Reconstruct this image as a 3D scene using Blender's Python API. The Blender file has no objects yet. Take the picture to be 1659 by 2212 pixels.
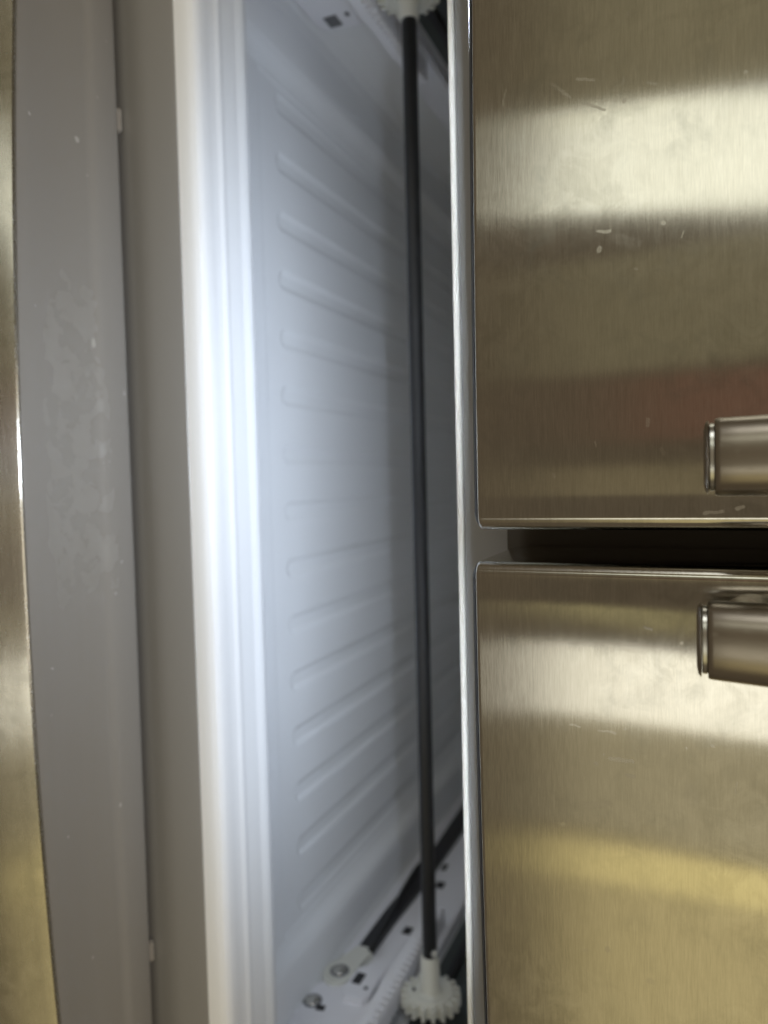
import bpy, bmesh, math
import numpy as np
from mathutils import Matrix, Vector

# ------------------------------------------------------------------ camera, world, lamps, exposure
scene = bpy.context.scene
COL = scene.collection
rad = math.radians

cam_d = bpy.data.cameras.new("camera")
cam = bpy.data.objects.new("camera", cam_d)
COL.objects.link(cam)
scene.camera = cam
# the phone is held rolled by a quarter turn: world up runs to the right of the picture
u_ax = Vector((0.02432059, 0.39575651, 0.91803338))     # picture right
v_ax = Vector((0.99877089, -0.04929046, -0.00521079))   # picture down
w_ax = Vector((0.04318808, 0.91703175, -0.39646886))    # viewing direction
cam.matrix_world = Matrix(((u_ax.x, -v_ax.x, -w_ax.x, -0.022),
                           (u_ax.y, -v_ax.y, -w_ax.y, -0.334),
                           (u_ax.z, -v_ax.z, -w_ax.z, 0.80),
                           (0, 0, 0, 1)))
cam_d.sensor_fit = 'VERTICAL'
cam_d.sensor_height = 36.0
cam_d.lens = 36.0 * 1600.0 / 2212.0
cam_d.clip_start = 0.01
cam_d.clip_end = 50
cam_d.dof.use_dof = True
cam_d.dof.focus_distance = 0.262
cam_d.dof.aperture_fstop = cam_d.lens / 3.3

world = bpy.data.worlds.new("World")
scene.world = world
world.use_nodes = True
bg = world.node_tree.nodes["Background"]
bg.inputs["Color"].default_value = (0.105, 0.082, 0.055, 1)
bg.inputs["Strength"].default_value = 1.0

scene.view_settings.view_transform = 'Standard'
scene.view_settings.look = 'None'
scene.view_settings.exposure = 0.14
scene.view_settings.gamma = 1.0


def room_lamp(name, x0, x1, z0, z1, y, rgb, lean=0.0):
    """Unseen area lamp of given radiance: kitchen window, bright wall, or added reflection or fill."""
    d = bpy.data.lights.new(name, 'AREA')
    d.shape = 'RECTANGLE'
    d.size = x1 - x0
    d.size_y = z1 - z0
    m = max(rgb)
    d.color = tuple(c / m for c in rgb)
    d.energy = m * math.pi * d.size * d.size_y
    o = bpy.data.objects.new(name, d)
    COL.objects.link(o)
    o.matrix_world = (Matrix.Translation(((x0 + x1) / 2, y, (z0 + z1) / 2))
                      @ Matrix.Rotation(rad(lean), 4, 'Y') @ Matrix.Rotation(rad(90), 4, 'X'))
    return o


room_lamp("window_lamp", -1.053, -0.708, 0.0, 1.9, -1.9, (1.28, 1.30, 1.12), lean=12)
room_lamp("doorway_lamp", 0.495, 0.735, 0.0, 1.9, -1.9, (1.35, 1.31, 1.13))
room_lamp("gold_band_reflection_lamp", 1.135, 1.265, 0.0, 1.5, -1.92, (0.30, 0.25, 0.09), lean=-5)  # lamp added to put a gold band into the door's reflection
room_lamp("near_wall_lamp", 0.75, 1.15, 0.0, 1.9, -1.95, (0.33, 0.295, 0.185))
room_lamp("far_wall_lamp", 1.16, 2.5, 0.0, 1.9, -1.95, (0.47, 0.395, 0.19))
room_lamp("wall_lamp_left", -1.9, -1.18, 0.0, 1.9, -1.95, (0.13, 0.122, 0.075))
room_lamp("side_fill_lamp", -4.2, -1.95, 0.1, 1.9, -1.9, (2.3, 2.28, 2.12))  # added fill lamp out of view, lifts the shaded compartment
room_lamp("olive_reflection_lamp", -0.72, -0.36, 0.0, 1.3, -1.9, (0.088, 0.083, 0.048))  # dim lamp added for an olive reflection in the left door
room_lamp("red_reflection_lamp", -0.33, -0.14, 0.30, 1.3, -1.85, (0.045, 0.000, 0.0))  # lamp added to imitate red clothing reflected in the door
room_lamp("gold_reflection_lamp", -0.07, 0.09, 0.0, 1.6, -1.95, (0.10, 0.085, 0.045))  # lamp added for a lighter gold reflection beside the door gap
room_lamp("overhead_fill_lamp", -0.5, 0.5, 0, 1.0, 0, (4.6, 4.1, 3.3)).matrix_world = Matrix.Translation((0.1, -1.1, 2.4))  # overhead lamp added as warm fill for the drawer top
room_lamp("gold_streak_reflection_lamp", 0.35, 0.43, 0.02, 0.50, -1.9, (0.30, 0.27, 0.13), lean=8)  # lamp added for a narrow gold streak reflected in the right door


# ------------------------------------------------------------------ material helpers
def mat(name, base=(0.5, 0.5, 0.5), rough=0.5, metal=0.0, spec=0.5, coat=0.0):
    m = bpy.data.materials.new(name)
    m.use_nodes = True
    b = m.node_tree.nodes["Principled BSDF"]
    b.inputs["Base Color"].default_value = (*base, 1)
    b.inputs["Roughness"].default_value = rough
    b.inputs["Metallic"].default_value = metal
    b.inputs["Specular IOR Level"].default_value = spec
    b.inputs["Coat Weight"].default_value = coat
    return m, m.node_tree, b


def N(nt, kind, **kw):
    n = nt.nodes.new(kind)
    for k, v in kw.items():
        if k.startswith("i_"):
            n.inputs[k[2:].replace("_", " ")].default_value = v
        else:
            setattr(n, k, v)
    return n


def math_n(nt, op, a, b=None, clamp=False):
    n = nt.nodes.new("ShaderNodeMath")
    n.operation = op
    n.use_clamp = clamp
    for i, s in enumerate((a, b)):
        if s is None:
            continue
        if isinstance(s, (int, float)):
            n.inputs[i].default_value = s
        else:
            nt.links.new(s, n.inputs[i])
    return n.outputs[0]


def mapped_noise(nt, scale, nscale=1.0, detail=3, rough=0.5, dist=0.0, loc=(0, 0, 0)):
    tc = nt.nodes.new("ShaderNodeTexCoord")
    mp = nt.nodes.new("ShaderNodeMapping")
    mp.inputs["Scale"].default_value = scale
    mp.inputs["Location"].default_value = loc
    nt.links.new(tc.outputs["Object"], mp.inputs["Vector"])
    n = nt.nodes.new("ShaderNodeTexNoise")
    n.inputs["Scale"].default_value = nscale
    n.inputs["Detail"].default_value = detail
    n.inputs["Roughness"].default_value = rough
    n.inputs["Distortion"].default_value = dist
    nt.links.new(mp.outputs["Vector"], n.inputs["Vector"])
    return n.outputs["Fac"]


def ramp(nt, src, a, b, va=0.0, vb=1.0):
    n = nt.nodes.new("ShaderNodeMapRange")
    n.inputs["From Min"].default_value = a
    n.inputs["From Max"].default_value = b
    n.inputs["To Min"].default_value = va
    n.inputs["To Max"].default_value = vb
    nt.links.new(src, n.inputs["Value"])
    return n.outputs["Result"]


def mix_col(nt, fac, a, b):
    n = nt.nodes.new("ShaderNodeMix")
    n.data_type = 'RGBA'
    nt.links.new(fac, n.inputs[0])
    for i, c in ((6, a), (7, b)):
        if isinstance(c, tuple):
            n.inputs[i].default_value = (*c, 1)
        else:
            nt.links.new(c, n.inputs[i])
    return n.outputs[2]


def bump(nt, src, strength, dist, bsdf):
    n = nt.nodes.new("ShaderNodeBump")
    n.inputs["Strength"].default_value = strength
    n.inputs["Distance"].default_value = dist
    nt.links.new(src, n.inputs["Height"])
    nt.links.new(n.outputs["Normal"], bsdf.inputs["Normal"])
    return n


# one dried drip or scratch on the steel: distance in the x-z plane to a short segment
def mark_group():
    g = bpy.data.node_groups.new("dried_mark", "ShaderNodeTree")
    g.interface.new_socket("P", in_out='INPUT', socket_type='NodeSocketVector')
    g.interface.new_socket("A", in_out='INPUT', socket_type='NodeSocketVector')
    g.interface.new_socket("D", in_out='INPUT', socket_type='NodeSocketVector')
    g.interface.new_socket("R", in_out='INPUT', socket_type='NodeSocketFloat')
    g.interface.new_socket("S", in_out='INPUT', socket_type='NodeSocketFloat')
    g.interface.new_socket("Mark", in_out='OUTPUT', socket_type='NodeSocketFloat')
    gi = g.nodes.new("NodeGroupInput")
    go = g.nodes.new("NodeGroupOutput")

    def vm(op, a, b=None):
        n = g.nodes.new("ShaderNodeVectorMath")
        n.operation = op
        g.links.new(a, n.inputs[0])
        if b is not None:
            g.links.new(b, n.inputs[1])
        return n
    pa = vm('SUBTRACT', gi.outputs["P"], gi.outputs["A"]).outputs[0]
    t = math_n(g, 'DIVIDE', vm('DOT_PRODUCT', pa, gi.outputs["D"]).outputs["Value"],
               vm('DOT_PRODUCT', gi.outputs["D"], gi.outputs["D"]).outputs["Value"], clamp=True)
    sc = g.nodes.new("ShaderNodeVectorMath")
    sc.operation = 'SCALE'
    g.links.new(gi.outputs["D"], sc.inputs[0])
    g.links.new(t, sc.inputs["Scale"])
    dist = vm('LENGTH', vm('SUBTRACT', pa, sc.outputs[0]).outputs[0]).outputs["Value"]
    k = math_n(g, 'DIVIDE', dist, gi.outputs["R"])
    # a rim a little stronger than the middle, as a dried drop leaves
    edge = math_n(g, 'SUBTRACT', 1.25, k, clamp=True)
    mid = math_n(g, 'SUBTRACT', 0.8, k, clamp=True)
    f = math_n(g, 'SUBTRACT', math_n(g, 'MULTIPLY', edge, 1.6, clamp=True), math_n(g, 'MULTIPLY', mid, 0.35))
    out = math_n(g, 'MULTIPLY', f, gi.outputs["S"], clamp=True)
    g.links.new(out, go.inputs["Mark"])
    return g


MARKS = [(-0.1525, 0.7623, -0.1509, 0.7676, 0.00049, 0.9), (-0.1442, 0.7644, -0.1405, 0.7712, 0.00042, 0.7), (-0.1505, 0.7562, -0.1471, 0.76, 0.00049, 0.5), (-0.1545, 0.7384, -0.1492, 0.7375, 0.00028, 0.4), (-0.142, 0.777, -0.1426, 0.7774, 0.00056, 0.6), (-0.1464, 0.7845, -0.145, 0.7868, 0.00042, 0.5), (-0.1428, 0.8124, -0.1427, 0.8125, 0.00056, 0.7), (-0.1698, 0.7785, -0.1693, 0.7786, 0.00042, 0.6), (-0.1014, 0.7689, -0.1009, 0.7723, 0.00056, 0.7), (-0.096, 0.7692, -0.0952, 0.7691, 0.00084, 0.7), (-0.1011, 0.7888, -0.1008, 0.7887, 0.00063, 0.6), (-0.0983, 0.7747, -0.0956, 0.7805, 0.00182, 0.14), (-0.0957, 0.794, -0.0976, 0.7946, 0.00021, 0.7), (-0.0877, 0.7801, -0.0875, 0.7805, 0.00056, 0.5), (-0.1494, 0.7581, -0.1528, 0.7543, 0.00042, 0.35), (-0.1471, 0.7764, -0.1494, 0.7771, 0.00035, 0.4), (-0.0375, 0.7835, -0.0394, 0.7837, 0.00063, 0.5), (-0.0331, 0.7672, -0.0312, 0.7673, 0.00028, 0.6), (-0.0298, 0.7874, -0.0285, 0.7882, 0.00063, 0.35), (-0.0227, 0.7534, -0.0217, 0.7538, 0.00049, 0.4), (-0.0226, 0.7946, -0.0232, 0.7949, 0.00042, 0.5), (-0.0091, 0.8003, -0.0097, 0.8054, 0.00056, 0.7), (-0.0103, 0.8093, -0.0111, 0.8112, 0.00049, 0.8), (0.0282, 0.7824, 0.0285, 0.7842, 0.00049, 0.6), (0.0327, 0.793, 0.0323, 0.7932, 0.00035, 0.7), (0.0732, 0.7709, 0.0732, 0.7777, 0.00077, 0.75), (0.078, 0.7762, 0.0781, 0.7782, 0.0007, 0.6), (0.0905, 0.7625, 0.0888, 0.7703, 0.00105, 0.45), (0.0905, 0.7623, 0.0906, 0.7625, 0.00077, 0.5), (0.0755, 0.7662, 0.0756, 0.7663, 0.00063, 0.7), (0.072, 0.7686, 0.072, 0.7687, 0.00042, 0.7), (0.0987, 0.7669, 0.0986, 0.7671, 0.00084, 0.5), (0.0975, 0.7698, 0.0978, 0.7699, 0.00063, 0.45), (0.0984, 0.7544, 0.0985, 0.7546, 0.00063, 0.5), (0.0949, 0.7815, 0.0948, 0.7837, 0.00084, 0.4), (0.14, 0.7691, 0.1409, 0.7691, 0.00084, 0.5), (0.1426, 0.7608, 0.1425, 0.7618, 0.00056, 0.4), (0.1484, 0.7823, 0.1483, 0.7832, 0.00084, 0.3), (0.0629, 0.7579, 0.0634, 0.7612, 0.00028, 0.7), (0.064, 0.767, 0.0641, 0.7727, 0.00028, 0.6), (0.076, 0.809, 0.0794, 0.8088, 0.00028, 0.7), (0.065, 0.8022, 0.0651, 0.8023, 0.00049, 0.7), (0.0666, 0.7944, 0.0667, 0.7945, 0.00035, 0.7), (0.0623, 0.7754, 0.0625, 0.7754, 0.00035, 0.7), (0.0698, 0.8134, 0.0698, 0.8135, 0.00035, 0.6), (0.0856, 0.8061, 0.0869, 0.8062, 0.00035, 0.4), (0.0894, 0.8131, 0.0891, 0.8139, 0.00021, 0.5), (0.0948, 0.774, 0.0951, 0.7742, 0.00056, 0.4), (0.0802, 0.7958, 0.084, 0.796, 0.00224, 0.22)]


def make_steel(name, side):
    m, nt, b = mat(name, (0.60, 0.565, 0.475), 0.27, 1.0)
    # grain of the brushing runs sideways (x): long in x, very fine in z
    g1 = mapped_noise(nt, (150, 150, 2400), 1.0, 2, 0.6)
    g2 = mapped_noise(nt, (45, 45, 900), 1.0, 2, 0.6, loc=(3, 1, 7))
    grain = math_n(nt, 'ADD', math_n(nt, 'MULTIPLY', g1, 0.65), math_n(nt, 'MULTIPLY', g2, 0.35))
    smear = ramp(nt, mapped_noise(nt, (1, 1, 1), 26, 5, 0.6, 1.2), 0.38, 0.66)
    fine = ramp(nt, mapped_noise(nt, (1, 1, 1), 90, 4, 0.65, 0.5, loc=(5, 5, 5)), 0.42, 0.8)
    smudge = math_n(nt, 'MULTIPLY', smear, fine)
    col = mix_col(nt, ramp(nt, grain, 0.3, 0.7), (0.55, 0.53, 0.47), (0.675, 0.655, 0.595))
    col = mix_col(nt, math_n(nt, 'MULTIPLY', smudge, 0.75), col, (0.42, 0.42, 0.38))
    mott = mapped_noise(nt, (1, 1, 1), 75, 5, 0.68, 1.0, loc=(1, 2, 3))
    wide = ramp(nt, mapped_noise(nt, (1, 1, 1), 11, 2, 0.5, 0.3, loc=(4.2, 0, 1.1)), 0.42, 0.62)
    col = mix_col(nt, math_n(nt, 'MULTIPLY', ramp(nt, mott, 0.45, 0.7), math_n(nt, 'MULTIPLY', wide, 0.55)), col, (0.76, 0.75, 0.70))
    col = mix_col(nt, math_n(nt, 'MULTIPLY', ramp(nt, mott, 0.5, 0.32), math_n(nt, 'MULTIPLY', wide, 0.35)), col, (0.43, 0.42, 0.37))
    rough = math_n(nt, 'ADD', ramp(nt, grain, 0.25, 0.75, 0.115, 0.14), math_n(nt, 'MULTIPLY', smudge, 0.05))
    b.inputs["Anisotropic"].default_value = 1.0
    tg = nt.nodes.new("ShaderNodeCombineXYZ")
    tg.inputs[2].default_value = 1.0
    nt.links.new(tg.outputs[0], b.inputs["Tangent"])
    bump(nt, math_n(nt, 'ADD', math_n(nt, 'MULTIPLY', g1, 0.4), math_n(nt, 'MULTIPLY', fine, 0.25)), 0.03, 0.0001, b)
    marks = [k for k in MARKS if side and k[0] * side > 0]
    if marks:
        grp = mark_group()
        tc = nt.nodes.new("ShaderNodeTexCoord")
        fl = nt.nodes.new("ShaderNodeVectorMath")
        fl.operation = 'MULTIPLY'
        fl.inputs[1].default_value = (1, 0, 1)
        nt.links.new(tc.outputs["Object"], fl.inputs[0])
        wob = nt.nodes.new("ShaderNodeTexNoise")
        wob.inputs["Scale"].default_value = 420
        nt.links.new(fl.outputs[0], wob.inputs["Vector"])
        ws = nt.nodes.new("ShaderNodeVectorMath")
        ws.operation = 'MULTIPLY_ADD'
        ws.inputs[1].default_value = (0.0014, 0, 0.0014)
        nt.links.new(wob.outputs["Color"], ws.inputs[0])
        nt.links.new(fl.outputs[0], ws.inputs[2])
        acc = None
        for x0, z0, x1, z1, r, s in marks:
            n = nt.nodes.new("ShaderNodeGroup")
            n.node_tree = grp
            nt.links.new(ws.outputs[0], n.inputs["P"])
            n.inputs["A"].default_value = (x0 + .0007, 0, z0 + .0007)
            n.inputs["D"].default_value = (x1 - x0 + 1e-5, 0, z1 - z0 + 1e-5)
            n.inputs["R"].default_value = r
            n.inputs["S"].default_value = s
            acc = n.outputs[0] if acc is None else math_n(nt, 'MAXIMUM', acc, n.outputs[0])
        acc = math_n(nt, 'MULTIPLY', acc, 0.40 if side < 0 else 0.55)
        col = mix_col(nt, acc, col, (0.86, 0.83, 0.74))
        rough = math_n(nt, 'ADD', rough, math_n(nt, 'MULTIPLY', acc, 0.4))
        met = math_n(nt, 'SUBTRACT', 1.0, math_n(nt, 'MULTIPLY', acc, 0.35))
        nt.links.new(met, b.inputs["Metallic"])
    nt.links.new(col, b.inputs["Base Color"])
    if not side:
        rough = math_n(nt, 'ADD', rough, 0.14)
    nt.links.new(rough, b.inputs["Roughness"])
    return m


STEEL_L = make_steel("brushed_steel_left_door", -1)
STEEL_R = make_steel("brushed_steel_right_door", 1)
STEEL_PLAIN = make_steel("brushed_steel_drawer", 0)


def make_handle_mat():
    m, nt, b = mat("satin_handle_metal", (0.40, 0.35, 0.29), 0.34, 1.0)
    n = mapped_noise(nt, (900, 900, 60), 1.0, 2)
    col = mix_col(nt, n, (0.40, 0.365, 0.315), (0.47, 0.43, 0.375))
    nt.links.new(col, b.inputs["Base Color"])
    sp = ramp(nt, mapped_noise(nt, (1, 1, 1), 330, 3, 0.6), 0.62, 0.75, 0.30, 0.46)
    nt.links.new(sp, b.inputs["Roughness"])
    return m


HANDLE = make_handle_mat()
CHROME = mat("chrome_trim", (0.62, 0.62, 0.59), 0.28, 1.0)[0]
FLAP = mat("brown_flap_plastic", (0.06, 0.048, 0.034), 0.5)[0]
DARK = mat("dark_plastic", (0.018, 0.017, 0.015), 0.45)[0]
GASKET = mat("dark_gasket_rubber", (0.035, 0.03, 0.025), 0.6)[0]
SHAFT = mat("black_shaft_plastic", (0.012, 0.012, 0.013), 0.42)[0]
BLACK_STEEL = mat("black_slide_steel", (0.02, 0.02, 0.024), 0.35, 0.0)[0]


def make_cap_mat():
    m, nt, b = mat("grey_cap_plastic", (0.30, 0.29, 0.28), 0.32)
    # one patch of dried water left of the middle, pale with small clear islands
    blot = ramp(nt, mapped_noise(nt, (1, 1.1, 1), 75, 4, 0.55, 0.35, loc=(2.3, 0.4, 1)), 0.46, 0.56)
    tc = nt.nodes.new("ShaderNodeTexCoord")
    sx = nt.nodes.new("ShaderNodeSeparateXYZ")
    nt.links.new(tc.outputs["Object"], sx.inputs[0])
    wob = math_n(nt, 'MULTIPLY', math_n(nt, 'SUBTRACT', mapped_noise(nt, (1, 1, 1), 22, 3), 0.5), 0.09)
    dx = math_n(nt, 'ABSOLUTE', math_n(nt, 'ADD', math_n(nt, 'ADD', sx.outputs[0], 0.055), wob))
    dy = math_n(nt, 'ABSOLUTE', math_n(nt, 'ADD', math_n(nt, 'ADD', sx.outputs[1], 0.042), math_n(nt, 'MULTIPLY', wob, 0.4)))
    area = math_n(nt, 'MULTIPLY', ramp(nt, dx, 0.085, 0.055), ramp(nt, dy, 0.022, 0.014), clamp=True)
    streak = math_n(nt, 'MULTIPLY', ramp(nt, mapped_noise(nt, (4, 60, 1), 1.0, 3, 0.5, 0.3), 0.5, 0.75), 0.25)
    film = math_n(nt, 'ADD', math_n(nt, 'MULTIPLY', blot, area), streak, clamp=True)
    col = mix_col(nt, math_n(nt, 'MULTIPLY', film, 0.26), (0.265, 0.25, 0.228), (0.36, 0.345, 0.32))
    spk = ramp(nt, mapped_noise(nt, (1, 1, 1), 160, 1, 0.3, loc=(9, 3, 2)), 0.79, 0.80)
    col = mix_col(nt, math_n(nt, 'MULTIPLY', spk, 0.5), col, (0.6, 0.58, 0.54))
    nt.links.new(col, b.inputs["Base Color"])
    nt.links.new(ramp(nt, film, 0, 1, 0.24, 0.38), b.inputs["Roughness"])
    bump(nt, mapped_noise(nt, (1, 1, 1), 12, 2), 0.05, 0.002, b)
    return m


CAP = make_cap_mat()
GREY_TOP = mat("grey_painted_steel_upper", (0.30, 0.295, 0.285), 0.55, spec=0.25)[0]
GREY = mat("grey_painted_steel", (0.27, 0.26, 0.245), 0.36)[0]


def make_liner_mat():
    m, nt, b = mat("white_liner_plastic", (0.76, 0.77, 0.78), 0.5, spec=0.2)
    n = mapped_noise(nt, (1, 1, 1), 9, 3)
    nt.links.new(mix_col(nt, n, (0.83, 0.84, 0.85), (0.86, 0.865, 0.87)), b.inputs["Base Color"])
    bump(nt, mapped_noise(nt, (1, 1, 1), 14, 2), 0.04, 0.002, b)
    return m


LINER = make_liner_mat()
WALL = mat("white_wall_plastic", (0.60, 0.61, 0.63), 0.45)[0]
TRIM = mat("cream_trim_plastic", (0.78, 0.74, 0.66), 0.3)[0]
TAB = mat("grey_tab_plastic", (0.36, 0.33, 0.29), 0.4)[0]
PLATE = mat("white_rail_plastic", (0.84, 0.84, 0.88), 0.42)[0]
GEAR = mat("off_white_nylon", (0.72, 0.72, 0.66), 0.45)[0]
HOLE = mat("dark_recess_shade", (0.03, 0.03, 0.035), 0.6)[0]  # dark colour painted for the shade inside holes and recesses
HOLE2 = mat("grey_recess_shade", (0.16, 0.16, 0.17), 0.6)[0]  # grey painted for the shade in left slots and screw seats
SCREW = mat("zinc_screw", (0.62, 0.61, 0.57), 0.25, 1.0)[0]
SHELL = mat("grey_cabinet_shell", (0.30, 0.295, 0.28), 0.45)[0]
LENS = mat("lamp_housing", (0.6, 0.6, 0.6), 0.5)[0]


# ------------------------------------------------------------------ mesh helpers
def link(name, mesh, material, parent, smooth=35):
    o = bpy.data.objects.new(name, mesh)
    COL.objects.link(o)
    if material:
        mesh.materials.append(material)
    if smooth:
        mesh.shade_smooth()
        mesh.set_sharp_from_angle(angle=rad(smooth))
    if parent:
        o.parent = parent
    return o


def from_bm(name, bm, material, parent, smooth=35):
    bmesh.ops.recalc_face_normals(bm, faces=bm.faces)
    me = bpy.data.meshes.new(name)
    bm.to_mesh(me)
    bm.free()
    return link(name, me, material, parent, smooth)


def box(name, lo, hi, material, parent, bevel=0.0, seg=2):
    bm = bmesh.new()
    bmesh.ops.create_cube(bm, size=1)
    for v in bm.verts:
        v.co = Vector([lo[i] + (v.co[i] + .5) * (hi[i] - lo[i]) for i in range(3)])
    if bevel:
        bmesh.ops.bevel(bm, geom=bm.edges[:], offset=bevel, segments=seg, affect='EDGES')
    return from_bm(name, bm, material, parent)


def loft(bm, rings, closed=True, caps=True):
    vs = [[bm.verts.new(p) for p in r] for r in rings]
    n = len(rings[0])
    for a, b in zip(vs, vs[1:]):
        for i in range(n if closed else n - 1):
            j = (i + 1) % n
            bm.faces.new((a[i], a[j], b[j], b[i]))
    if caps:
        bm.faces.new(list(reversed(vs[0])))
        bm.faces.new(vs[-1])
    return vs


def extrude_profile_x(name, pts, xs, material, parent, bow=None, smooth=35, closed=False):
    """pts = (y, z) profile swept along x; bow(x, y) shifts y."""
    bm = bmesh.new()
    rings = []
    for x in xs:
        rings.append([(x, y + (bow(x, y) if bow else 0), z) for y, z in pts])
    loft(bm, rings, closed=closed, caps=closed)
    return from_bm(name, bm, material, parent, smooth)


def prism_wall(name, pts, x_in, x_out, material, parent, bevel=0.0015):
    """polygon in (y, z) given thickness between x_in and x_out (a plate on a side wall)."""
    bm = bmesh.new()
    loft(bm, [[(x_in, y, z) for y, z in pts], [(x_out, y, z) for y, z in pts]])
    if bevel:
        es = [e for e in bm.edges if all(abs(v.co.x - x_in) < 1e-6 for v in e.verts)]
        bmesh.ops.bevel(bm, geom=es, offset=bevel, segments=2, affect='EDGES')
    return from_bm(name, bm, material, parent)


def lathe_x(name, prof, cy, cz, material, parent, seg=40):
    """prof = (x, r) list turned about the x axis through (cy, cz)."""
    bm = bmesh.new()
    rings = [[(x, cy + r * math.cos(2 * math.pi * i / seg), cz + r * math.sin(2 * math.pi * i / seg))
              for i in range(seg)] for x, r in prof]
    loft(bm, rings)
    return from_bm(name, bm, material, parent)


R_BOW = 3.7


def bow(x, y=0):
    return x * x / (2 * R_BOW)


# ------------------------------------------------------------------ the refrigerator
fridge = bpy.data.objects.new("refrigerator", None)
COL.objects.link(fridge)
fridge["label"] = "brushed stainless steel refrigerator with its middle drawer taken out of the white compartment"
fridge["category"] = "refrigerator"

HALF = 0.455       # half the width of the cabinet
DEPTH = 0.74

# --- cabinet shell: sides, top, back, plinth
shell = box("cabinet_side", (-HALF, 0.002, 0.0), (-HALF + 0.03, DEPTH, 1.78), SHELL, fridge, 0.002)
box("cabinet_side", (HALF - 0.03, 0.002, 0.0), (HALF, DEPTH, 1.78), SHELL, fridge, 0.002)
box("cabinet_top", (-HALF + 0.0305, 0.002, 1.75), (HALF - 0.0305, DEPTH, 1.78), SHELL, fridge, 0.002)
box("cabinet_back", (-HALF + 0.0305, DEPTH - 0.03, 0.0), (HALF - 0.0305, DEPTH - 0.002, 1.7495), SHELL, fridge, 0.002)
box("plinth", (-HALF + 0.031, 0.01, 0.0), (HALF - 0.031, 0.06, 0.09), SHELL, fridge, 0.002)

# --- liner of the open compartment: floor with moulded front lip and long grooves
LIP = [(0.0000, 0.532), (0.0002, 0.5400), (0.0012, 0.5465), (0.0030, 0.5498), (0.0060, 0.5511), (0.0110, 0.5509),
       (0.0160, 0.5501), (0.0215, 0.5498), (0.0230, 0.5504), (0.0250, 0.5507), (0.0270, 0.5503), (0.0290, 0.5495),
       (0.0350, 0.5491), (0.0400, 0.5488), (0.0440, 0.5484), (0.0465, 0.5489), (0.0490, 0.5494), (0.0520, 0.5495),
       (0.0550, 0.5487), (0.0600, 0.5462), (0.0660, 0.5400), (0.0850, 0.5185), (0.0980, 0.5130), (0.1080, 0.5113),
       (0.1200, 0.5104), (0.1300, 0.5100), (0.7100, 0.5100)]
SIDE = [(0.0, 0.5100), (0.316, 0.5100), (0.319, 0.5106), (0.323, 0.5135), (0.329, 0.5190), (0.333, 0.5212),
        (0.338, 0.5218), (0.362, 0.5222), (0.370, 0.5245), (0.375, 0.5300), (0.3785, 0.5420), (0.3795, 0.56)]


def build_floor():
    ys = np.concatenate([np.linspace(0, 0.004, 9)[:-1], np.linspace(0.004, 0.125, 150)[:-1],
                         np.linspace(0.125, 0.19, 66)[:-1], np.linspace(0.19, 0.70, 50)])
    xs = np.arange(-0.380, 0.3801, 0.00095)
    lip = np.interp(ys, [p[0] for p in LIP], [p[1] for p in LIP])
    k = np.array([0.2, 0.6, 1, 0.6, 0.2]); k /= k.sum()
    sm = np.convolve(np.pad(lip, 2, mode='edge'), k, 'valid')
    lip = np.where(ys > 0.003, sm, lip)
    side = np.interp(np.abs(xs), [p[0] for p in SIDE], [p[1] for p in SIDE])
    X, Y = np.meshgrid(xs, ys, indexing='ij')
    A = side[:, None] + 0 * Y
    B = lip[None, :] + 0 * X
    kk = 0.006
    h = np.clip(0.5 + 0.5 * (A - B) / kk, 0, 1)
    Z = B * (1 - h) + A * h + kk * h * (1 - h) - kk * 0.25 * (np.abs(A - B) < 1e-9)
    Z = np.where((A <= 0.5101) & (B <= 0.5101), 0.51, Z)
    # keep the lip flat towards the sides
    Z = np.where(Y < 0.06, np.maximum(B, np.where(np.abs(X) > 0.345, A * 0 + B, B)), Z)
    # fifteen grooves pressed into the floor, rounded at the front
    for i in range(-7, 8):
        gx = i * 0.0436
        hw = 0.0062
        y0 = 0.150 + hw + 0.0005 * abs(i)
        dy = np.where(Y < y0, Y - y0, np.where(Y > 0.62, Y - 0.62, 0))
        d = np.sqrt((X - gx) ** 2 + dy ** 2)
        s = np.clip((hw + 0.0022 - d) / 0.0052, 0, 1)
        s = s * s * (3 - 2 * s)
        Z = Z - 0.0020 * s
    nx, ny = len(xs), len(ys)
    co = np.stack([X, Y, Z], -1).reshape(-1, 3)
    idx = np.arange(nx * ny).reshape(nx, ny)
    quads = np.stack([idx[:-1, :-1], idx[1:, :-1], idx[1:, 1:], idx[:-1, 1:]], -1).reshape(-1, 4)
    me = bpy.data.meshes.new("liner_floor")
    me.vertices.add(len(co))
    me.vertices.foreach_set("co", co.astype(np.float32).ravel())
    me.loops.add(quads.size)
    me.loops.foreach_set("vertex_index", quads.astype(np.int32).ravel())
    me.polygons.add(len(quads))
    me.polygons.foreach_set("loop_start", np.arange(0, quads.size, 4, dtype=np.int32))
    me.update(calc_edges=True)
    me.validate()
    return link("liner_floor", me, LINER, fridge, smooth=60)


floor = build_floor()
floor["label"] = "white moulded compartment floor with a raised front lip and long grooves"
CEIL = 0.6935
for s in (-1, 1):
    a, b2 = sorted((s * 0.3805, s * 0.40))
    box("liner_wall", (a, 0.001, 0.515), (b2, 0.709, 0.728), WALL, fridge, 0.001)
box("liner_back", (-0.3798, 0.690, 0.505), (0.3798, 0.7095, 0.727), LINER, fridge, 0.001)
box("liner_ceiling", (-0.3798, 0.060, CEIL + 0.0125), (0.3798, 0.6895, 0.727), LINER, fridge, 0.001)

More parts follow.
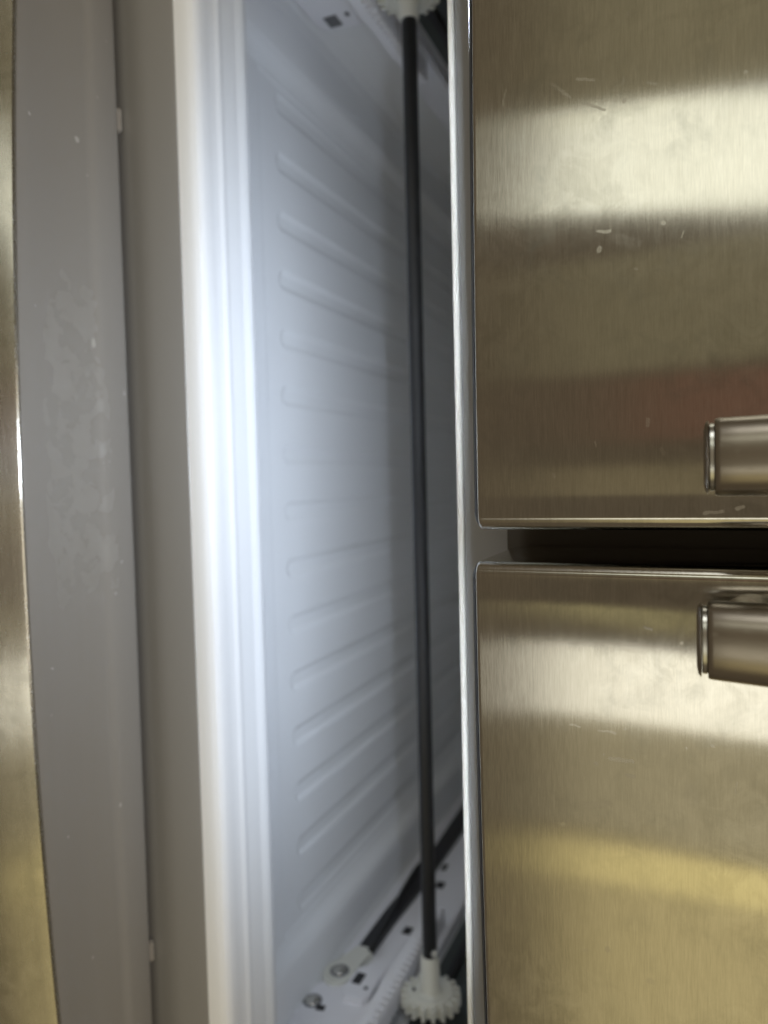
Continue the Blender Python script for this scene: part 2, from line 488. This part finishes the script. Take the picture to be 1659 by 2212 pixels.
# --- mullion above the opening: grey painted strip with a cream bottom edge
mull = extrude_profile_x("upper_mullion",
                         [(0.058, 0.79), (0.001, 0.79), (0.0, 0.788), (0.0, 0.6974), (0.0004, 0.6968), (0.0015, 0.6966),
                          (0.030, 0.6966), (0.058, 0.7000)],
                         [-HALF + 0.031, HALF - 0.031], GREY_TOP, fridge, closed=True)
extrude_profile_x("liner_edge_trim",
                  [(0.0012, 0.6964), (-0.0006, 0.6963), (-0.0012, 0.6957), (-0.0013, 0.6944), (-0.0008, 0.6936), (0.0006, 0.6933),
                   (0.0120, 0.6935), (0.0125, 0.6963)],
                  [-HALF + 0.031, HALF - 0.031], TRIM, mull, closed=True)

# --- mullion below the opening: grey painted strip between the two drawers
lm = extrude_profile_x("lower_mullion",
                       [(0.03, 0.47), (0.0055, 0.47), (0.0020, 0.4705), (0.0020, 0.5030), (0.0015, 0.5065), (0.0008, 0.5105), (0.0000, 0.5150), (-0.0004, 0.5200), (-0.0004, 0.5370), (-0.0001, 0.5386), (0.0008, 0.5394),
                        (0.0020, 0.5396), (0.03, 0.50)],
                       [-HALF + 0.031, HALF - 0.031], GREY, fridge, closed=True)
lm["label"] = "grey painted strip below the white compartment"


# --- french doors
def door_ring(x0, x1, z, inset, r, yb):
    """outline of a door at height z: bowed front with rounded vertical edges."""
    x0 += inset; x1 -= inset
    pts = []
    y_at = lambda x: -0.081 + bow(x) + inset
    for k in range(9):                                   # rounded front-left corner
        a = math.pi / 2 * k / 8
        pts.append((x0 + r * (1 - math.sin(a)), y_at(x0) + r * (1 - math.cos(a))))
    pts = pts[::-1]
    for i in range(1, 40):
        x = x0 + r + (x1 - x0 - 2 * r) * i / 40
        pts.append((x, y_at(x)))
    for k in range(9):
        a = math.pi / 2 * k / 8
        pts.append((x1 - r * (1 - math.sin(a)), y_at(x1) + r * (1 - math.cos(a))))
    pts.append((x1, yb)); pts.append((x0, yb))
    return [(x, y, z) for x, y in pts]


def make_door(x0, x1, zb, label):
    e = bpy.data.objects.new("door", None)
    COL.objects.link(e)
    e.parent = fridge
    e["label"] = label
    bm = bmesh.new()
    rb = 0.0016
    rings = []
    for k in range(5):
        a = math.pi / 2 * k / 4
        rings.append(door_ring(x0, x1, zb + rb * (1 - math.sin(a)), rb * (1 - math.cos(a)), 0.0045, -0.020))
    rings = rings[::-1]
    rings.append(door_ring(x0, x1, 1.777, 0, 0.0045, -0.020))
    loft(bm, rings)
    p = from_bm("door_panel", bm, STEEL_L if x0 < -0.1 else STEEL_R, e, 50)
    bm = bmesh.new()
    ins = 0.0016
    loft(bm, [door_ring(x0, x1, zb - 0.0014, 0.0026, 0.004, -0.014), door_ring(x0, x1, zb - 0.0002, 0.0012, 0.004, -0.014)])
    from_bm("bottom_cap", bm, DARK, e)
    # inner shell and gasket behind the steel skin
    box("inner_shell", (x0 + 0.004, -0.0195, zb + 0.002), (x1 - 0.004, -0.0100, 1.770), GASKET, e, 0.001)
    bm = bmesh.new()
    xs0, xs1, z0, z1, w = x0 + 0.02, x1 - 0.02, zb + 0.012, 1.765, 0.012
    for lo, hi in (((xs0, z0), (xs1, z0 + w)), ((xs0, z1 - w), (xs1, z1)), ((xs0, z0 + w), (xs0 + w, z1 - w)), ((xs1 - w, z0 + w), (xs1, z1 - w))):
        r = bmesh.ops.create_cube(bm, size=1)
        for v in r['verts']:
            v.co = Vector((lo[0] + (v.co.x + .5) * (hi[0] - lo[0]), -0.0098 + (v.co.y + .5) * 0.0092, lo[1] + (v.co.z + .5) * (hi[1] - lo[1])))
    from_bm("gasket", bm, GASKET, e, 0)
    return e


def make_handle(door, xc, zend, w_end, w_mid, y_off, lab):
    """oval bar that bows away from the door; bright ring and dark plug at the end."""
    base = -0.081 + bow(xc)

    def ring(z, sx, sy, yc, n=48):
        pts = []
        for i in range(n):
            a = 2 * math.pi * i / n
            c, s_ = math.cos(a), math.sin(a)
            p = 2 / 2.5
            pts.append((xc + sx * math.copysign(abs(c) ** p, c), yc + sy * math.copysign(abs(s_) ** p, s_), z))
        return pts

    def yc(z):
        t = min(max((z - zend) / 0.40, 0), 1)
        return base - y_off - 0.030 * math.sin(math.pi / 2 * min(t * 1.6, 1)) 

    def hw(z):
        t = min(max((z - zend) / 0.06, 0), 1)
        return (w_end + (w_mid - w_end) * t) / 2
    bm = bmesh.new()
    zs = [zend, zend + 0.0004] + [zend + 0.0015 + 0.85 * (i / 60) ** 1.3 for i in range(61)]
    rings = []
    for i, z in enumerate(zs):
        k = (0.965, 0.99)[i] if i < 2 else 1.0
        rings.append(ring(z, hw(z) * k, 0.0085 * k, yc(z)))
    loft(bm, rings)
    h = from_bm("handle", bm, HANDLE, door, 50)
    h["label"] = lab
    y = yc(zend)
    bm = bmesh.new()
    a = hw(zend)
    loft(bm, [ring(zend - 0.0016, a * 0.84, 0.0070, y), ring(zend - 0.0013, a * 0.87, 0.0074, y), ring(zend - 0.0003, a * 0.87, 0.0074, y), ring(zend, a * 0.84, 0.0070, y)])
    from_bm("handle_trim_ring", bm, CHROME, door, 40)
    bm = bmesh.new()
    loft(bm, [ring(zend - 0.0030, a * 0.70, 0.0056, y), ring(zend - 0.0026, a * 0.88, 0.0072, y), ring(zend - 0.0019, a * 0.95, 0.0080, y), ring(zend - 0.0017, a * 0.93, 0.0078, y)])
    from_bm("handle_end_plug", bm, HANDLE, door, 40)
    bm = bmesh.new()
    for zc in (zend + 0.010,):
        rr = []
        for yy, k in ((y + 0.003, 0.8), (base + 0.004, 0.85)):
            rr.append([(xc + a * k * math.cos(2 * math.pi * i / 32), yy, zc + 0.007 * math.sin(2 * math.pi * i / 32)) for i in range(32)])
        loft(bm, rr)
    from_bm("handle_post", bm, HANDLE, door, 40)


dl = make_door(-HALF, -0.0034, 0.7262, "left-hand door, which ends a little higher than the other")
dr = make_door(0.0078, HALF, 0.7250, "right-hand door, which hangs a little lower than the other")
make_handle(dl, -0.0262, 0.8030, 0.0222, 0.0226, 0.020, "satin metal bar handle of the left-hand door")
make_handle(dr, 0.0262, 0.8009, 0.0224, 0.0244, 0.022, "satin metal bar handle of the right-hand door")
# hinged flap that closes the slit between the doors from behind
box("door_flap", (-0.016, -0.0095, 0.7190), (0.0205, -0.0008, 1.74), FLAP, dl, 0.0015)

# --- drawer below the opening
drawer = bpy.data.objects.new("lower_drawer", None)
COL.objects.link(drawer)
drawer.parent = fridge
drawer["label"] = "closed lower drawer with a bowed steel front and a grey top"
xs = np.linspace(-HALF, HALF, 92)


def drawer_bow(x, y):
    return bow(x) * min(max((-0.008 - y) / 0.070, 0), 1)


extrude_profile_x("drawer_front",
                  [(-0.0030 - 0.0772, 0.4980), (-0.0785, 0.5020), (-0.0788, 0.5028), (-0.0796, 0.50335), (-0.0806, 0.5030),
                   (-0.0814, 0.5016), (-0.0826, 0.4980), (-0.0844, 0.4930), (-0.0864, 0.4870), (-0.0882, 0.4800), (-0.0896, 0.4700), (-0.0902, 0.4580), (-0.0904, 0.4400), (-0.0904, 0.110), (-0.0890, 0.106), (-0.0700, 0.106), (-0.0700, 0.490)],
                  xs, STEEL_PLAIN, drawer, bow=lambda x, y: bow(x), closed=True)
extrude_profile_x("top_cap",
                  [(-0.0690, 0.480), (-0.0777, 0.4950), (-0.0777, 0.5014), (-0.0773, 0.5021), (-0.0764, 0.5023), (-0.0700, 0.5022), (-0.0480, 0.5018),
                   (-0.0310, 0.5016), (-0.0290, 0.5017), (-0.0275, 0.5020), (-0.0260, 0.5026), (-0.0245, 0.5030), (-0.0225, 0.5032), (-0.0080, 0.5028), (-0.0048, 0.5018), (-0.0030, 0.4990), (-0.0028, 0.480)],
                  xs, CAP, drawer, bow=drawer_bow, closed=True)
box("drawer_inner_shell", (-HALF + 0.004, -0.069 + 0.030, 0.112), (HALF - 0.004, -0.0090, 0.4795), SHELL, drawer, 0.001)
bm = bmesh.new()
for lo, hi in (((-0.43, 0.478), (0.43, 0.4935)), ((-0.43, 0.12), (-0.415, 0.478)), ((0.415, 0.12), (0.43, 0.478))):
    r = bmesh.ops.create_cube(bm, size=1)
    for v in r['verts']:
        v.co = Vector((lo[0] + (v.co.x + .5) * (hi[0] - lo[0]), -0.0089 + (v.co.y + .5) * 0.0080, lo[1] + (v.co.z + .5) * (hi[1] - lo[1])))
from_bm("gasket", bm, GASKET, drawer, 0)
for x0, x1 in ((-0.2340, -0.2205), (0.2455, 0.2580)):
    box("spacer_tab", (x0, -0.0022, 0.4850), (x1, 0.0008, 0.5010), TAB, drawer, 0.001)

# --- slide rails on both side walls
SCREWS = []


def screw(parent, x, y, z, s, r=0.0052):
    """pan-head screw on a side wall, with a cross recess; s = side."""
    bm = bmesh.new()
    seg = 24
    prof = [(0.0, r), (0.0008, r), (0.0018, r * 0.82), (0.0024, r * 0.45), (0.0025, 0.0008)]
    rings = [[(x - s * dx, y + rr * math.cos(2 * math.pi * i / seg), z + rr * math.sin(2 * math.pi * i / seg)) for i in range(seg)] for dx, rr in prof]
    loft(bm, rings)
    from_bm("screw", bm, SCREW, parent)
    bm = bmesh.new()
    ring_ = lambda dx, rr: [(x - s * dx, y + rr * math.cos(2 * math.pi * i / seg), z + rr * math.sin(2 * math.pi * i / seg)) for i in range(seg)]
    loft(bm, [ring_(-0.0004, r * 1.35), ring_(0.0004, r * 1.35)])
    from_bm("screw_seat", bm, HOLE2, parent)


def recess(parent, name, pts, x, s, depth=0.0006, m=None):
    """slot in a plate, its inner shade painted as a thin dark tile on top."""
    prism_wall(name, pts, x - s * depth, x + s * 0.0005, m or HOLE, parent, 0)


def rect(y0, y1, z0, z1):
    return [(y0, z0), (y1, z0), (y1, z1), (y0, z1)]


def rack(parent, s, y0, y1, z, pitch=0.0066):
    bm = bmesh.new()
    n = int((y1 - y0) / pitch)
    top = []
    for i in range(n):
        y = y0 + i * pitch
        top += [(y, z), (y + pitch * .30, z), (y + pitch * .45, z + 0.0052), (y + pitch * .75, z + 0.0052), (y + pitch * .92, z)]
    top.append((y0 + n * pitch, z))
    pts = top + [(y0 + n * pitch, z - 0.007), (y0, z - 0.007)]
    xa, xb = s * 0.3500, s * 0.3685
    loft(bm, [[(xa, y, zz) for y, zz in pts], [(xb, y, zz) for y, zz in pts]])
    return from_bm("rack", bm, PLATE, parent, 0)


def make_rail(s):
    e = bpy.data.objects.new("slide_rail", None)
    COL.objects.link(e)
    e.parent = fridge
    xw = s * 0.3795
    X = lambda d: s * (0.3795 - d)
    if s > 0:
        e["label"] = "right-hand slide rail with a white cover, black bar and two screws"
        # long white cover
        prism_wall("rail_cover", [(0.075, 0.5200), (0.68, 0.5200), (0.68, 0.5950), (0.232, 0.5950), (0.225, 0.5900), (0.218, 0.5800), (0.075, 0.5760)],
                   X(0.0105), xw, PLATE, e, 0.0015)
        # front block with its step
        prism_wall("rail_front_block", [(0.070, 0.5212), (0.150, 0.5212), (0.176, 0.5400), (0.187, 0.5490), (0.185, 0.5650), (0.1560, 0.5775), (0.070, 0.5790)],
                   X(0.0140), X(0.0104), PLATE, e, 0.0012)
        prism_wall("bracket_side_shade", [(0.1480, 0.5690), (0.1660, 0.5700), (0.1480, 0.5780), (0.1450, 0.5780)], X(0.0147), X(0.0141), HOLE, e, 0)  # shaded side of the bracket, painted as a dark triangle
        # round clip over the screw with a tab running to the black bar
        bm = bmesh.new()
        pts = []
        for i in range(28):
            a = math.pi * 0.35 + 1.5 * math.pi * i / 27
            pts.append((0.1690 + 0.0150 * math.cos(a), 0.5345 + 0.0118 * math.sin(a)))
        pts += [(0.1980, 0.5330), (0.2050, 0.5345), (0.2055, 0.5470), (0.1990, 0.5500)]
        loft(bm, [[(X(0.0165), y, z) for y, z in pts], [(X(0.0106), y, z) for y, z in pts]])
        bmesh.ops.bevel(bm, geom=[ed for ed in bm.edges if all(abs(v.co.x - X(0.0165)) < 1e-6 for v in ed.verts)], offset=0.0014, segments=2, affect='EDGES')
        from_bm("bar_clip", bm, GEAR, e)
        screw(e, X(0.0164), 0.1690, 0.5350, s, 0.0056)
        screw(e, X(0.0140), 0.1345, 0.5295, s, 0.0054)
        prism_wall("key_slot", [(0.1270, 0.5360), (0.1320, 0.5350), (0.1330, 0.5415), (0.1280, 0.5425)], X(0.0146), X(0.0139), HOLE, e, 0)
        prism_wall("rail_bracket", [(0.1420, 0.5520), (0.1500, 0.5465), (0.1760, 0.5480), (0.1790, 0.5600), (0.1700, 0.5690), (0.1480, 0.5700), (0.1420, 0.5660)], X(0.0190), X(0.0139), PLATE, e, 0.001)
        recess(e, "slot", rect(0.1570, 0.1690, 0.5510, 0.5580), X(0.0190), s)
        recess(e, "slot", rect(0.1535, 0.1565, 0.5630, 0.5655), X(0.0190), s)
        # black bar, kinked where the wire sags
        bm = bmesh.new()
        lo = [(0.198, 0.5345), (0.26, 0.5350), (0.32, 0.5385), (0.385, 0.5380), (0.66, 0.5320)]
        hi = [(0.198, 0.5480), (0.25, 0.5490), (0.32, 0.5530), (0.40, 0.5540), (0.66, 0.5560)]
        pts = lo + hi[::-1]
        loft(bm, [[(X(0.0150), y, z) for y, z in pts], [(X(0.0106), y, z) for y, z in pts]])
        from_bm("black_bar", bm, BLACK_STEEL, e, 0)
        bm = bmesh.new()
        path = [(0.200, 0.5480), (0.23, 0.5460), (0.26, 0.5435), (0.29, 0.5400), (0.33, 0.5375), (0.37, 0.5400)]
        rings = []
        for y, z in path:
            rings.append([(X(0.0165) + 0.0028 * math.cos(2 * math.pi * i / 12), y, z + 0.0028 * math.sin(2 * math.pi * i / 12)) for i in range(12)])
        loft(bm, rings)
        from_bm("wire", bm, SHAFT, e)
        recess(e, "slot", rect(0.2400, 0.2500, 0.5585, 0.5660), X(0.0105), s)
        recess(e, "slot", rect(0.3180, 0.3290, 0.5610, 0.5690), X(0.0105), s)
        recess(e, "slot", rect(0.3500, 0.3620, 0.5560, 0.5610), X(0.0105), s)
    else:
        e["label"] = "left-hand slide rail with a short white plate in front"
        prism_wall("rail_cover", rect(0.075, 0.68, 0.5645, 0.5930), X(0.0095), xw, PLATE, e, 0.0015)
        pts = [(0.075, 0.5320), (0.178, 0.5320), (0.1840, 0.5335), (0.1875, 0.5370), (0.1915, 0.5640), (0.184, 0.5760), (0.075, 0.5780)]
        prism_wall("rail_front_block", pts, X(0.0135), xw, PLATE, e, 0.0012)
        recess(e, "slot", rect(0.1710, 0.1840, 0.5420, 0.5520), X(0.0135), s, m=HOLE2)
        recess(e, "slot", rect(0.1720, 0.1760, 0.5590, 0.5620), X(0.0135), s, m=HOLE2)
    rack(e, s, 0.090, 0.262, 0.5860)
    # unlit wall above the rail, its shade painted as a dark strip behind the runner
    prism_wall("wall_shade_strip", rect(0.06, 0.68, 0.5985, 0.6600), s * 0.3770, xw, mats_wall_shade, e, 0.0005)
    prism_wall("runner", [(0.15, 0.6100), (0.60, 0.6100), (0.60, 0.6160), (0.15, 0.6160)], s * 0.3720, s * 0.3769, BLACK_STEEL, e, 0.0005)


mats_wall_shade = mat("dark_teal_wall_shade", (0.05, 0.062, 0.062), 0.4)[0]  # teal colour stands in for shade on the upper wall
make_rail(1)
make_rail(-1)

# --- drive shaft with a pinion at either end
SY, SZ = 0.161, 0.614
sh = lathe_x("drive_shaft", [(-0.345, 0.0050), (-0.344, 0.0053), (0.341, 0.0053), (0.342, 0.0050)], SY, SZ, SHAFT, fridge, 12)
sh["label"] = "black rod across the compartment with a white pinion at each end"


def gear(s):
    r0, r1, n = 0.0168, 0.0220, 18
    bm = bmesh.new()
    pts = []
    for i in range(n):
        for f, r in ((0.0, r0), (0.22, r0), (0.36, r1), (0.64, r1), (0.78, r0)):
            a = 2 * math.pi * (i + f) / n + 0.1
            pts.append((SY + r * math.cos(a), SZ + r * math.sin(a)))
    sh_ = lambda k: [(SY + (y - SY) * k, SZ + (z - SZ) * k) for y, z in pts]
    loft(bm, [[(s * 0.3535, y, z) for y, z in sh_(0.96)], [(s * 0.3543, y, z) for y, z in pts], [(s * 0.3625, y, z) for y, z in pts]])
    from_bm("gear", bm, GEAR, sh, 30)
    # dished web and hub
    lathe_x("gear_hub", [(s * 0.3540, 0.0165), (s * 0.3522, 0.0160), (s * 0.3520, 0.0145), (s * 0.3530, 0.0135), (s * 0.3532, 0.0088), (s * 0.3525, 0.0080)], SY, SZ, GEAR, sh)
    x0 = 0.3265 if s > 0 else 0.3400
    lathe_x("collar", [(s * 0.3528, 0.0080), (s * 0.3510, 0.0072), (s * (x0 + 0.001), 0.0069), (s * x0, 0.0064), (s * x0, 0.0050)], SY, SZ, GEAR, sh)


gear(1)
gear(-1)
bm = bmesh.new()
bmesh.ops.create_uvsphere(bm, u_segments=16, v_segments=10, radius=0.0030, matrix=Matrix.Translation((0.3225, SY - 0.0030, SZ + 0.0050)))
from_bm("retaining_pin", bm, CHROME, sh)
lathe_x("gear_dimple", [(0.3519, 0.0), (0.3519, 0.0012), (0.3535, 0.0012)], SY - 0.004, SZ - 0.0115, HOLE, sh, 12)

# --- cool lamp strips under the bottom edges of both doors, hidden from above by the doors;
# a small baffle, added unseen to shape the light, keeps their light off the mullion and throws it onto the compartment floor
def door_lamp(door, xc, length, energy, tilt, spread):
    ly, lz = -0.056, 0.7222
    d = bpy.data.lights.new("door_lamp", 'AREA')
    d.shape = 'RECTANGLE'
    d.size, d.size_y = length, 0.0045
    d.spread = rad(spread)
    d.color = (0.72, 0.83, 1.0)
    d.energy = energy
    o = bpy.data.objects.new("door_lamp", d)
    COL.objects.link(o)
    o.parent = door
    o.location = (xc, ly, lz)
    o.rotation_euler = (rad(tilt), 0, 0)


for door, xc, length in ((dl, -0.125, 0.21), (dr, 0.115, 0.19)):  # right-hand strip added to even out the light
    box("lamp_strip", (xc - length / 2 - 0.002, -0.0610, 0.7230), (xc + length / 2 + 0.002, -0.0505, 0.7238), LENS, door, 0.0002)
    box("added_light_baffle", (xc - length / 2 - 0.002, -0.0503, 0.7179), (xc + length / 2 + 0.002, -0.0497, 0.7238), LENS, door, 0.0001)
    door_lamp(door, xc, length, 0.285 * length / 0.2, 58, 110)
door_lamp(dl, -0.045, 0.045, 0.17, -6, 150)  # extra small lamp added to brighten the drawer top
